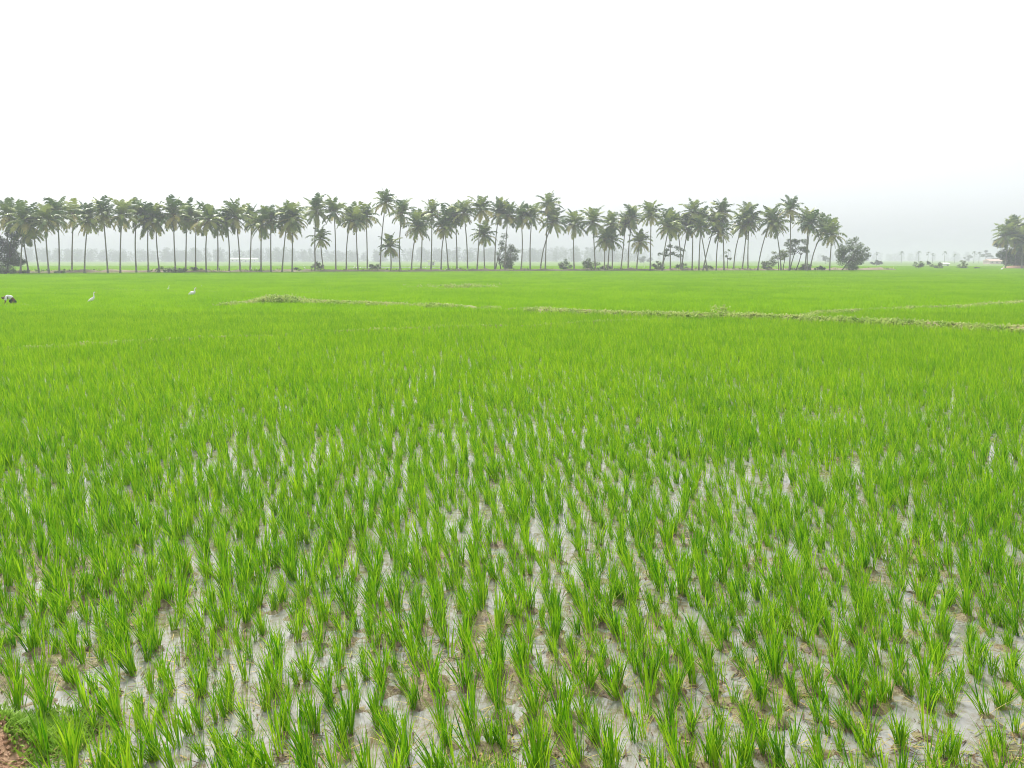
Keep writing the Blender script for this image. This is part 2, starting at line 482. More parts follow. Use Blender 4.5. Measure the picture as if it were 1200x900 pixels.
for k in range(6):                        # a square of the dense far paddies
    q, qo = [], []
    for i in range(9):
        for j in range(9):
            cx, cy2 = (i + 0.5) / 9 * PS - PS / 2 + r0.gauss(0, 0.03), (j + 0.5) / 9 * PS - PS / 2 + r0.gauss(0, 0.03)
            sc = r0.uniform(0.85, 1.2)
            for b in blades(9, 2, 0.26 * sc, 0.42 * sc, 0.020, 0.07, (-0.1, 0), r0, (0.05, 0.5)):
                q.append(b); qo.append((cx, cy2, 0))
    patch_meshes.append(strip_mesh('rice_patch', q, [M_FIELD], None, qo))

# clump positions: transplanted rows, hand-set and therefore uneven
ROW = R(5)
a_, b_ = 0.184, 0.128
n1, n2 = int(90 / a_), int(60 / b_)
I, J = np.meshgrid(np.arange(-n1 // 2, n1 // 2), np.arange(-n2 // 6, n2))
U = I.ravel() * a_ + 0.04 * (vnoise(J.ravel() * 0.15, I.ravel() * 0.4, 21) - 0.5) * 3
V = J.ravel() * b_
U = U + rng.normal(0, 0.036, U.shape); V = V + rng.normal(0, 0.05, V.shape)
PX = U * math.cos(ROW) - V * math.sin(ROW); PY = U * math.sin(ROW) + V * math.cos(ROW)
keep = (PY > 3.9) & (PY < 43.5) & (np.abs(PX) < 0.74 * PY + 2.2)
PX, PY = PX[keep], PY[keep]
P = np.stack([PX, PY], -1)
sparse = vnoise(PX * 0.55, PY * 0.55, 31) * 0.6 + vnoise(PX * 1.7, PY * 1.7, 32) * 0.4
keep = rng.random(len(PX)) > np.clip(0.05 + 0.5 * (sparse - 0.62), 0.03, 0.4)
for line, hw, hh, dens, ws in BUNDS:
    keep &= seg_dist(P, line) > hw * 1.2
keep &= bank_h(PX, PY) < -0.02
keep &= ~((PX < -2.62) & (PY < 4.80))
PX, PY, sparse = PX[keep], PY[keep], sparse[keep]
SC = rng.uniform(0.62, 1.16, len(PX)) * (1.12 - 0.35 * sparse)
RZ = rng.uniform(-1.3, 1.3, len(PX))
RX = rng.normal(0, 0.09, len(PX)); RY = rng.normal(-0.03, 0.10, len(PX))
# which ones show in the photograph, nearest first
dy = PY * _c + CAM_H * _s
py_px = 450 + 1000 * (PY * (-_s) + CAM_H * _c) / dy * 1.0
py_px = 450 + 1000 * ((CAM_H - 0.22) * _c - PY * _s) / (PY * _c + (CAM_H - 0.22) * _s)
px_px = 600 + 1000 * PX / (PY * _c + CAM_H * _s)
order = np.argsort(PY)
seen = [i for i in order if 4 < px_px[i] < 1196 and py_px[i] < 896][:300]
seen_set = set(int(i) for i in seen)
for i in seen:
    k = int(rng.integers(0, len(clump_meshes)))
    o = link('rice_plant', clump_meshes[k], None, (PX[i], PY[i], 0))
    o.rotation_euler = (RX[i], RY[i], RZ[i]); o.scale = (SC[i],) * 3
    w = 0 if NBL[k] < 24 else 1 if NBL[k] < 37 else 2
    tag(o, ('thin sparse clump of rice blades', 'clump of bright green rice blades', 'thick bushy clump of rice blades')[w] + ' in shallow muddy water along the front of the paddy', 'rice plant', ('thin', 'middling', 'thick')[w] + ' rice clumps in the front rows')
    d = link('dry_leaf', dry_meshes[int(rng.integers(0, 4))], o)
    d.rotation_euler = (0, 0, rng.uniform(0, 6.28))

def instancer(name, pts, rot, scl, vid, meshes):
    """one field object: a point per plant, plants set on the points"""
    coll = bpy.data.collections.new(name + '_plants')
    for k, me in enumerate(meshes):
        coll.objects.link(bpy.data.objects.new('%s_kind_%02d' % (name, k), me))
    me = bpy.data.meshes.new(name)
    me.vertices.add(len(pts)); me.vertices.foreach_set('co', np.asarray(pts, np.float32).reshape(-1))
    at_ = me.attributes.new('rot', 'FLOAT_VECTOR', 'POINT'); at_.data.foreach_set('vector', np.asarray(rot, np.float32).reshape(-1))
    at_ = me.attributes.new('scl', 'FLOAT', 'POINT'); at_.data.foreach_set('value', np.asarray(scl, np.float32))
    at_ = me.attributes.new('vid', 'INT', 'POINT'); at_.data.foreach_set('value', np.asarray(vid, np.int32))
    me.update()
    o = link(name, me)
    g = bpy.data.node_groups.new(name, 'GeometryNodeTree')
    g.interface.new_socket('Geometry', in_out='INPUT', socket_type='NodeSocketGeometry')
    g.interface.new_socket('Geometry', in_out='OUTPUT', socket_type='NodeSocketGeometry')
    N, L = g.nodes, g.links
    gi, go = N.new('NodeGroupInput'), N.new('NodeGroupOutput')
    ci = N.new('GeometryNodeCollectionInfo')
    ci.inputs['Collection'].default_value = coll
    ci.inputs['Separate Children'].default_value = True
    ci.inputs['Reset Children'].default_value = True
    ip = N.new('GeometryNodeInstanceOnPoints'); ip.inputs['Pick Instance'].default_value = True
    def na(nm, ty):
        x = N.new('GeometryNodeInputNamedAttribute'); x.data_type = ty; x.inputs['Name'].default_value = nm
        return x.outputs['Attribute']
    e2r = N.new('FunctionNodeEulerToRotation')
    L.new(na('rot', 'FLOAT_VECTOR'), e2r.inputs[0])
    L.new(gi.outputs[0], ip.inputs['Points']); L.new(ci.outputs[0], ip.inputs['Instance'])
    L.new(na('vid', 'INT'), ip.inputs['Instance Index']); L.new(e2r.outputs[0], ip.inputs['Rotation'])
    L.new(na('scl', 'FLOAT'), ip.inputs['Scale']); L.new(ip.outputs[0], go.inputs[0])
    md = o.modifiers.new('plants', 'NODES'); md.node_group = g
    return o
rest = np.array([i for i in range(len(PX)) if i not in seen_set])
cut = 7.0 + 13.0 * rng.random(len(rest))     # the two kinds mingle, no visible seam
near = rest[PY[rest] < cut]; mid = rest[PY[rest] >= cut]
def field(name, idx, meshes, label):
    pts = np.stack([PX[idx], PY[idx], np.zeros(len(idx))], -1)
    o = instancer(name, pts, np.stack([RX[idx], RY[idx], RZ[idx]], -1), SC[idx], rng.integers(0, len(meshes), len(idx)), meshes)
    return tag(o, label, 'rice', kind='stuff')
field('rice_rows', near, clump_meshes, 'rows of rice clumps behind the front rows with water showing between them')
field('rice_paddy', mid, mid_meshes, 'green rice of the flooded paddy closing up towards the weedy bunds')

# dense paddies beyond
pp = []
y = 42.6
while y < 330:
    half = 0.72 * y + 12
    xs_ = np.arange(-half, half, PS * 0.97)
    pp.append(np.stack([xs_ + rng.uniform(-.1, .1, len(xs_)), np.full(len(xs_), y)], -1)); y += PS * (0.97 if y < 110 else 1.25 if y < 190 else 2.2)
pp = np.concatenate(pp)
PALM_A, PALM_B = ground(-150, 321.8), ground(1040, 317.4)
kp = np.ones(len(pp), bool)
for line, hw, hh, dens, ws in BUNDS: kp &= seg_dist(pp, line) > hw * 1.1 + 0.72
kp &= seg_dist(pp, [tuple(PALM_A[:2]), tuple(PALM_B[:2])]) > 3.2
pp = pp[kp]
rz = rng.integers(0, 2, len(pp)) * math.pi + rng.normal(0, 0.05, len(pp))
sc = rng.uniform(0.9, 1.1, len(pp)) * (0.85 + 0.3 * vnoise(pp[:, 0] * 0.05, pp[:, 1] * 0.12, 44))
o = instancer('rice_far_paddies', np.column_stack([pp, np.full(len(pp), -0.04)]), np.column_stack([rz * 0, rz * 0, rz]), sc, rng.integers(0, 6, len(pp)), patch_meshes)
tag(o, 'dense green rice of the paddies between the weedy bunds and the palm row', 'rice', kind='stuff')

# mud bed: breaks the water in islands and as a collar round many clumps
MS = 0.03
gx_ = np.arange(-6.0, 6.0, MS); gy_ = np.arange(4.0, 9.4, MS)
X, Y = np.meshgrid(gx_, gy_)
Z = -0.084 + 0.062 * vnoise(X * 1.3, Y * 1.3, 51) + 0.040 * vnoise(X * 4, Y * 4, 52) + 0.03 * (vnoise(X * 11, Y * 11, 53) - 0.5) + 0.02 * (vnoise(X * 27, Y * 27, 54) - 0.5)
Z -= 0.03 * np.clip((Y - 7.6) / 1.8, 0, 1)
nmask = (PY < 9.4)
for x, y, s in zip(PX[nmask], PY[nmask], SC[nmask]):
    i, j = int((x + 6.0) / MS), int((y - 4.0) / MS)
    if 4 < i < len(gx_) - 5 and 4 < j < len(gy_) - 5:
        sl = (slice(j - 4, j + 5), slice(i - 4, i + 5))
        Z[sl] += 0.046 * s * np.exp(-(((X[sl] - x) ** 2 + (Y[sl] - y) ** 2) / 0.0042))
Z = np.clip(Z, -0.05, 0.04)
mb = MB(); nX = len(gx_)
mb.add(np.stack([X, Y, Z], -1).reshape(-1, 3).tolist(), [(j * nX + i, j * nX + i + 1, (j + 1) * nX + i + 1, (j + 1) * nX + i) for j in range(len(gy_) - 1) for i in range(nX - 1)])
tag(link('paddy_mud', mb.mesh('paddy_mud', [M_MUD], True)), kind='structure')

# rotting straw, roots and algae threads lying on the water
dv, dm = [], []
M_ROT = solid_mat('rotted_straw', [(0.06, 0.04, 0.02), (0.16, 0.10, 0.05)], 9.0, 0.8)
M_ALGA = solid_mat('algae', [(0.16, 0.20, 0.04), (0.28, 0.26, 0.08)], 4.0, 0.7)
for _ in range(24000):
    y = 4.1 + 11 * random.random() ** 1.6; x = random.uniform(-1, 1) * (0.66 * y + 1)
    if vnoise([x * 1.6], [y * 1.6], 61)[0] < random.uniform(0.15, 0.75): continue
    az = random.uniform(0, 2 * math.pi); L = random.uniform(0.02, 0.10); w = random.uniform(0.002, 0.005)
    d = Vector((math.cos(az), math.sin(az), random.uniform(-0.1, 0.25))) * L / 2; s = Vector((-math.sin(az), math.cos(az), 0)) * w
    c = Vector((x, y, random.uniform(0.006, 0.022)))
    dv.append((c - d - s, c - d + s, c + d + s, c + d - s)); dm.append(random.choice([0, 0, 0, 1, 2, 2, 2]))
tag(link('floating_debris', quads_mesh('floating_debris', dv, [M_ROT, M_STRAW, M_ALGA], dm)), 'bits of rotted straw and algae scattered on the muddy water', 'debris', kind='stuff')

# grass and clods on the corner of the bank
gv, go_ = [], []
rg = random.Random(11)
for _ in range(2600):
    x, y = rg.gauss(-2.78, 0.20), rg.gauss(4.60, 0.15)
    z = float(bank_h(np.array([x]), np.array([y]))[0])
    if (x + 3.05) * 0.75 + (y - 4.42) < 0.26 - 0.10 * rg.random() or x < -3.3: continue
    if x > -2.4 or y > 4.95: continue
    for b in blades(2, 2, 0.025, 0.085, 0.010, 0.01, (0, 0), rg, (0.3, 1.3), 0.9):
        gv.append(b); go_.append((x, y, max(z, 0) + 0.01))
for _ in range(5000):                      # and over the rest of the bank, out of the picture
    x, y = rg.uniform(-8, 8), rg.uniform(1.0, 4.1)
    if abs(x) < 3.4 and y > 3.7: continue
    if vnoise([x * .8], [y * .8], 71)[0] < .5: continue
    z = float(bank_h(np.array([x]), np.array([y]))[0])
    for b in blades(2, 2, 0.04, 0.12, 0.006, 0.01, (0, 0), rg, (0.2, 1.2), 0.9):
        gv.append(b); go_.append((x, y, z))
tag(link('bank_grass', strip_mesh('bank_grass', gv, [M_GRASS], None, go_)), 'short creeping grass over the red soil of the bank', 'grass', kind='stuff')
mb = MB()
for _ in range(900):
    x, y = rg.gauss(-2.95, 0.34), rg.gauss(4.45, 0.2)
    z = float(bank_h(np.array([x]), np.array([y]))[0])
    if z < 0.01: continue
    s = rg.uniform(0.004, 0.017)
    ico = [(0, 0, 1), (.9, 0, .3), (.2, .9, .3), (-.8, .5, .2), (-.7, -.6, .3), (.3, -.9, .2), (.6, .5, -.6), (-.5, .6, -.7), (-.5, -.5, -.7), (.6, -.5, -.6)]
    vsx = [(x + a * s * rg.uniform(.7, 1.3), y + b * s * rg.uniform(.7, 1.3), z + s * 0.3 + c2 * s * .8) for a, b, c2 in ico]
    mb.add(vsx, [(0, 1, 2), (0, 2, 3), (0, 3, 4), (0, 4, 5), (0, 5, 1), (1, 6, 2), (2, 7, 3), (2, 6, 7), (3, 8, 4), (3, 7, 8), (4, 8, 5), (5, 9, 1), (5, 8, 9), (1, 9, 6)])
tag(link('soil_clods', mb.mesh('soil_clods', [M_SOIL])), 'loose clods of reddish soil on the bank corner', 'soil', kind='stuff')

# ------------------------------------------------------------------ coconut palms
def frond_mesh(name, el0, droop, old, seed):
    """one frond, 1 unit long, leaving the crown along +X at elevation el0 and arching over"""
    r = random.Random(seed); mb = MB()
    n = 18; pts = []; p = Vector((0.02, 0, 0)); el = el0
    for i in range(n + 1):
        pts.append(p.copy())
        f = i / n
        e = el0 - droop * (0.25 * f + 0.75 * f * f)
        p = p + Vector((math.cos(e), 0, math.sin(e))) / n
    mb.tube(pts[::3] if n % 3 == 0 else pts, [0.018, 0.015, 0.012, 0.009, 0.006, 0.004, 0.002][:len(pts[::3])], 3, 1, False)
    for i in range(2, n + 1):
        f = i / n
        ln = 0.25 * (math.sin(math.pi * min(1, (f * 0.86 + 0.14))) ** 0.6 + 0.12) * r.uniform(0.85, 1.15)
        t = (pts[i] - pts[i - 1]).normalized()
        up = Vector((-t.z, 0, t.x))
        for sd in (-1, 1):
            if r.random() < 0.05: continue
            hang = r.uniform(0.2, 0.6)
            d = (Vector((0, sd, 0)) * 0.8 + t * r.uniform(0.55, 0.8) - Vector((0, 0, 1)) * hang + up * 0.25).normalized()
            a = pts[i] - t * r.uniform(0, 0.03)
            m1 = a + d * ln * 0.55
            e = m1 + (d - Vector((0, 0, 0.55))).normalized() * ln * 0.45
            w = t * 0.056
            mb.add([a - w * 0.5, a + w * 0.5, m1 + w * 0.6, m1 - w * 0.6], [(0, 1, 2, 3)], 0)
            mb.add([m1 - w * 0.6, m1 + w * 0.6, e + w * 0.1, e - w * 0.1], [(0, 1, 2, 3)], 0)
    return mb.mesh(name, [M_FROND_OLD if old else M_FROND, M_RACHIS])
FRONDS = []   # from the upright young leaves to the hanging old ones
for k, (el, dr, old) in enumerate([(80, 34, 0), (67, 58, 0), (53, 74, 0), (40, 84, 0), (26, 88, 0), (12, 84, 0), (-4, 74, 1), (-20, 58, 1), (-38, 40, 1), (-58, 24, 1)]):
    FRONDS.append([frond_mesh('frond', R(el), R(dr), old, 100 + 3 * k + j) for j in range(3)])
def crown_mesh():
    mb = MB()
    mb.tube([(0, 0, -0.75), (0, 0, -0.35), (0, 0, 0.1), (0, 0, 0.45), (0.02, 0, 0.9)], [0.13, 0.20, 0.24, 0.12, 0.02], 8, 0)
    for k in range(7):
        a = k * 0.9; e = 0.55
        mb.tube([(0.1 * math.cos(a), 0.1 * math.sin(a), -0.3), (0.3 * math.cos(a), 0.3 * math.sin(a), 0.15), (0.55 * math.cos(a), 0.55 * math.sin(a), 0.35)], [0.09, 0.07, 0.03], 5, 0, False)
    return mb.mesh('crown', [M_FIBRE], True)
CROWN = crown_mesh()
def coco_mesh(seed):
    r = random.Random(seed); mb = MB()
    for k in range(8):
        a = r.uniform(0, 6.28); rr = r.uniform(0.25, 0.45); z = r.uniform(-0.75, -0.3); s = 0.13
        c = Vector((rr * math.cos(a), rr * math.sin(a), z))
        mb.tube([c + Vector((0, 0, -s)), c + Vector((0, 0, -s * .7)), c, c + Vector((0, 0, s * .7)), c + Vector((0, 0, s))], [0.01, s * .65, s * .9, s * .65, 0.02], 6, 0)
    return mb.mesh('coconut_bunch', [M_COCO], True)
COCOS = [coco_mesh(k) for k in range(3)]
rp = random.Random(23)
def palm(base, top, flen, nf, label, group='coconut palms in the row', first_class=0, lean_curve=0.0):
    root = empty('coconut_palm', base)
    tag(root, label, 'palm tree', group)
    d = top - base
    mb = MB(); path, rad = [], []
    bend = Vector((d.x, d.y, 0)) * 0.18 + Vector((rp.gauss(0, 0.16), rp.gauss(0, 0.16), 0))
    for i in range(11):
        f = i / 10
        p = d * f - bend * math.sin(math.pi * f) * 0.8 + Vector((0, 0, 0))
        if i == 0: p = p - Vector((0, 0, 0.3))
        path.append(p); rad.append(0.145 - 0.05 * f + (0.10 if i == 0 else 0.03 if i == 1 else 0) + rp.uniform(-.006, .006))
    mb.tube(path, rad, 8)
    link('trunk', mb.mesh('trunk', [M_TRUNK], True), root)
    c = link('crown', CROWN, root, d)
    s = flen / 3.6
    c.scale = (s, s, s)
    off = rp.uniform(0, 6.28)
    for k in range(nf):
        f = (k + 0.5) / nf
        cls = min(len(FRONDS) - 1, int(first_class + (f ** 0.95) * (len(FRONDS) - first_class - 0.2)))
        o = link('frond', rp.choice(FRONDS[cls]), c)
        o.rotation_euler = (rp.gauss(0, 0.12), rp.gauss(0, 0.10), off + k * 2.39996 + rp.gauss(0, 0.15))
        L = 3.6 * rp.uniform(0.86, 1.12) * (0.82 if cls > 7 else 0.9 if cls == 0 else 1.0)
        o.scale = (L, L * 1.02, L)
        o.location = (0, 0, 0.25 - 0.5 * f)
    if flen > 2.7:
        o = link('coconut_bunch', rp.choice(COCOS), c); o.rotation_euler = (0, 0, rp.uniform(0, 6))
    return root
# photograph: foot x, foot y, crown x, crown y, crown size
PALMS = [
 (10,322,11,252,1.0),(24,323,29,256,1.0),(34,322,26,268,1.0),(46,322,38,263,1.0),(57.5,323,53,256,1.0),(69.5,322,67.5,250,1.05),(84.5,320,86.5,250,1.05),
 (99,322,103.5,256,1.05),(126.5,322,121,249,1.05),(141,322,143,250,1.05),(160,321,160,249,.95),(174,321,173.5,257,1.05),(187,321,182.5,254,1.0),(206,321,203.5,250,1.0),
 (217.5,320,218.5,252,1.08),(229.5,320,230,256,1.0),(242,321,244,256,1.0),(255,320,254.5,261,1.0),(268.5,320,266,259,1.0),(281.5,320,276,252,1.08),(293,319,295,254,1.0),
 (306,320,306.5,261,1.0),(317.5,320,317.5,255,.95),(330.5,320,336,260,1.08),(342.5,320,344,253,1.0),(370,318.5,370.5,245,1.05),(379.5,318.5,375.5,277,.82),
 (393.5,318.5,391.5,246,.95),(406,318,411,253,1.0),(419.5,318.5,417,257,.95),(430.5,318,429,251,1.0),(445.5,318,452,235,.9),(458,318,457,287,.9),(469,317.5,471,248,1.05),
 (482,318,489,264,1.05),(493,317,495,256,.85),(505,317,506,247,.95),(517,317.5,523.5,258,1.08),(525.5,317.5,521,266,.9),(535.5,317,533.5,251,.95),(548,317.5,543.5,247,1.05),
 (559,317.5,564,243,.95),(568,317,567,273,.9),(580,317,585,247,1.05),(591,317,595,251,1.0),(610.5,317,610.5,252,1.0),(621.5,317,623.5,252,.95),(639,316.5,643,238,1.0),
 (633,316.5,648,258,1.1),(673,317,673,260,1.0),(698,317,695,258,1.05),(707.5,317,708,279,.8),(717.5,317,717,279,.85),(712,316.7,716,261,.95),(727.5,316.5,733,261,.95),
 (736,316.5,741,253,1.0),(746,317,750,281,.9),(762,317.5,763,249,1.0),(776,317.5,784,264,1.05),(785.5,317,783,257,.95),(798,317,793,262,.9),(798.5,317,807,264,1.0),
 (811,317,812,247,1.0),(819,317,822.5,255,.9),(829,317.5,820,264,.9),(823.5,317,838.5,259,1.05),(839.5,317,843,270,.9),(848.5,317,846,247,1.0),(859.5,316.5,870,262,1.05),
 (869.5,316.5,876,253,1.05),(876.5,316.5,878,259,.95),(887.5,317,903,256,1.05),(915.5,317,908.5,261,.95),(925,317.5,926,243,.95),(943,317,947.5,256,1.05),(946,317.5,950,260,.95),
 (949,317,966,266,1.0),(972,317.5,975,273,.95)]
LAND = [(0, 'the dark leafy tree'), (385, 'the shortest drooping palm'), (592, 'the grey many-stemmed tree'), (690, 'the dome-shaped bush'), (779, 'the small umbrella tree'), (916, 'the yellow-green tree')]
ORD = 'first second third fourth fifth sixth seventh eighth ninth tenth eleventh twelfth thirteenth fourteenth fifteenth sixteenth seventeenth eighteenth nineteenth twentieth'.split() + ['twenty-' + s for s in 'first second third fourth fifth sixth seventh eighth ninth'.split()]
SPECIAL = {(379.5, 375.5): 'short coconut palm with dark crown tucked under a taller palm crown', (445.5, 452): 'tallest coconut palm of the row, small crown far above its neighbours',
           (458, 457): 'shortest coconut palm of the row, crown hanging near the ground', (639, 643): 'tall coconut palm whose upright trunk crosses a strongly leaning one',
           (633, 648): 'coconut palm with yellow fronds whose leaning trunk crosses an upright one', (887.5, 903): 'coconut palm with long bare trunk leaning steeply beside the yellow-green tree',
           (925, 926): 'tall straight coconut palm rising above the wide grey umbrella tree', (972, 975): 'last coconut palm of the row, standing by the round leaning tree',
           (746, 750): 'short coconut palm with pale spreading fronds below the crowns of its neighbours', (568, 567): 'short coconut palm with dark upswept fronds beside the grey many-stemmed tree',
           (949, 966): 'coconut palm leaning far over towards the last palm of the row'}
counts = {}
for (bx, by, cx, cyy, cs) in sorted(PALMS):
    by2 = 318.9 + 0.6 * (by - 318.5)
    base = ground(bx, by2, 0.1)
    Yd = base.y + rp.uniform(-1, 1)
    k = sum(1 for lx, _ in LAND if lx <= bx) - 1
    counts[k] = counts.get(k, 0) + 1
    lab = SPECIAL.get((bx, cx))
    lean = abs(cx - bx)
    if not lab:
        kind = 'leaning' if lean > 7 else 'slightly leaning' if lean > 3.2 else 'upright'
        lab = '%s coconut palm, %s along the row after %s' % (kind, ORD[counts[k] - 1], LAND[k][1])
    top = at(cx, cyy + 2, Yd)
    palm(base, top, 3.7 * cs * (0.93 + 0.07 * (Yd / 170)) * rp.uniform(0.95, 1.05), rp.randint(23, 29), lab)
# the clump of palms at the edge of the village
for (bx, by, cx, cyy, cs, lab) in [(1178, 315.3, 1181, 276, 1.0, 'coconut palm with arching fronds at the outer side of the village clump'), (1190, 315.2, 1188, 270, 1.05, 'dense coconut palm in the middle of the village clump above the dark thicket'),
                                   (1197.5, 315.4, 1199, 284, 1.1, 'lower coconut palm with pale yellowish fronds before the village thicket'), (1212, 315, 1213, 271, 1.05, 'coconut palm rising behind the village thicket')]:
    base = ground(bx, by, 0.1); palm(base, at(cx, cyy, base.y), 4.5 * cs, 40, lab, 'coconut palms of the village clump')

# bund under the palms, brown with dry earth and weeds
mb = MB(); pts = [PALM_A.lerp(PALM_B, i / 150) for i in range(151)]
nrm = Vector((-(PALM_B - PALM_A).y, (PALM_B - PALM_A).x, 0)).normalized()
rows = [[tuple(p + nrm * (u * random.uniform(.85, 1.15)) + Vector((0, 0, v * random.uniform(.6, 1.4)))) for u, v in ((-4.2, -0.1), (-3.0, 0.50), (-1.4, 0.66), (1.4, 0.55), (3.0, 0.3), (4.2, -0.1))] for p in pts]
mb.add([v for r_ in rows for v in r_], [(i * 6 + k, i * 6 + k + 1, (i + 1) * 6 + k + 1, (i + 1) * 6 + k) for i in range(150) for k in range(5)])
tag(link('palm_bund', mb.mesh('palm_bund', [M_DRYEARTH], True)), kind='structure')
for _ in range(2600):
    p = PALM_A.lerp(PALM_B, random.random()) + nrm * random.uniform(-3.3, 2.5)
    if vnoise([p.x * .25], [p.y * .25], 81)[0] < random.uniform(0.3, 0.75): continue
    tuft((p.x, p.y, 0.45), random.uniform(0.3, 0.8), 4, 1 if random.random() < .55 else 0)
tag(link('bund_weeds', quads_mesh('bund_weeds', [[tuple(v) for v in q] for q in weedV], [M_WEED, M_BUSHLEAF], weedM)), 'pale creeping weeds and grass growing along the paddy bunds', 'weeds', kind='stuff')

# ------------------------------------------------------------------ broadleaf trees and bushes
def leaf_cloud(clusters, n_per_m3, size, r, flat=0.5):
    out = []
    for (c, rad, sq) in clusters:
        n = max(60, int(3.4 * n_per_m3 * rad ** 2.0))
        for _ in range(n):
            v = Vector((r.gauss(0, 1), r.gauss(0, 1), r.gauss(0, 1))).normalized() * rad * r.random() ** 0.4
            p = Vector(c) + Vector((v.x, v.y, v.z * sq))
            d = Vector((r.gauss(0, 1), r.gauss(0, 1), r.gauss(0, flat))).normalized()
            u = d.cross(Vector((r.gauss(0, .4), r.gauss(0, .4), 1))).normalized()
            L = size * r.uniform(0.6, 1.4); w = L * r.uniform(0.3, 0.5)
            out.append((p - d * L / 2, p + u * w / 2, p + d * L / 2, p - u * w / 2))
    return [[tuple(x) for x in q] for q in out]
def tree(name, label, cat, px0, px1, py0, py1, bx, by, leafm, stems, seed, ncl=16, crad=0.28, dens=70, leaf=0.32, squash=0.7, shape='round', group=None, gap=0.0):
    """crown fills the box px0..px1, py0..py1 seen from the bank; foot at bx, by"""
    r = random.Random(seed)
    base = ground(bx, by, 0.05)
    Yd = base.y
    c = at((px0 + px1) / 2, (py0 + py1) / 2, Yd) - base
    W = (px1 - px0) / 1000 * Yd / 2; H = (py1 - py0) / 1000 * Yd / 2
    root = empty(name, base); tag(root, label, cat, group)
    cl = []
    for k in range(ncl):
        for _ in range(30):
            u, v, w = r.uniform(-1, 1), r.uniform(-1, 1), r.uniform(-1, 1)
            if u * u + v * v + w * w > 1: continue
            if shape == 'umbrella' and w < -0.25 + 0.9 * (u * u + v * v) * -0.8: continue
            if shape == 'dome' and w < -0.9: continue
            break
        rad = crad * (W + H) * 0.5 * r.uniform(0.7, 1.3)
        g = 1.3 if shape == 'dome' else 1.12
        cl.append((c + Vector((u * g * (W - rad * .6), v * g * (W - rad * .6), w * g * (H - rad * squash * .6))), rad, squash))
    mb = MB()
    for (sx, lean) in stems:
        foot = Vector((sx / 1000 * Yd, r.uniform(-.3, .3), -0.25))
        fork = Vector((foot.x + lean / 1000 * Yd, foot.y * 0.5, max(0.6, c.z - H * 0.55)))
        rr = 0.05 + 0.018 * W
        mb.tube([foot, foot.lerp(fork, .5) + Vector((r.gauss(0, .12), 0, 0)), fork], [rr * 1.3, rr, rr * .8], 7)
        for (p, rad, _) in r.sample(cl, min(6, len(cl))):
            mb.tube([fork - Vector((0, 0, .1)), fork.lerp(p, .5) + Vector((0, 0, .1 * rad)), p], [rr * .6, rr * .4, rr * .12], 5, 0, False)
    link('trunk', mb.mesh('trunk', [M_BARK], True), root)
    link('crown', quads_mesh('crown', leaf_cloud(cl, dens, leaf, r), [leafm]), root)
    return root
tree('leafy_tree', 'dark dense leafy tree at the start of the palm row', 'tree', -34, 27, 266, 317, 3, 321.5, M_DARKLEAF, [(-4, -4), (3, 5)], 1, 30, .30, 90, .38)
tree('leafy_tree', 'grey-green tree with several thin stems standing among the palms', 'tree', 573, 612, 274, 313, 590, 318, M_GREYLEAF, [(-10, 3), (-3, -2), (2, 3), (11, -3)], 2, 20, .24, 60, .36)
tree('leafy_tree', 'small dark umbrella-shaped tree between thin palm trunks', 'tree', 765, 801, 287, 304, 775, 318, M_DARKLEAF, [(0, 4)], 3, 14, .26, 70, .36, .5, 'umbrella')
tree('sapling', 'thin sapling with sparse leaves between two palm trunks', 'tree', 846, 860, 292, 306, 852, 317.6, M_GREYLEAF, [(0, 0)], 4, 6, .3, 45, .32)
tree('leafy_tree', 'wide grey umbrella-shaped tree below the tall palm', 'tree', 911, 946, 277, 304, 931, 318, M_GREYLEAF, [(1, 6), (-5, 4)], 5, 20, .26, 65, .36, .55, 'umbrella')
tree('leafy_tree', 'low yellow-green flat-topped tree with two dark stems', 'tree', 902, 927, 291, 307, 915, 318, M_YELLOWLEAF, [(-2, -2), (2, 2)], 6, 14, .28, 80, .32, .55, 'umbrella')
tree('leafy_tree', 'round olive-green tree on a leaning trunk past the last palm', 'tree', 979, 1017, 280, 316, 984, 318, M_BUSHLEAF, [(0, 8)], 7, 28, .30, 85, .36, .8)
tree('thicket_tree', 'dark dense leafy tree under the palms of the village clump', 'tree', 1171, 1228, 272, 314, 1190, 315.3, M_DARKLEAF, [(0, 0), (8, 2)], 8, 22, .34, 70, .55)
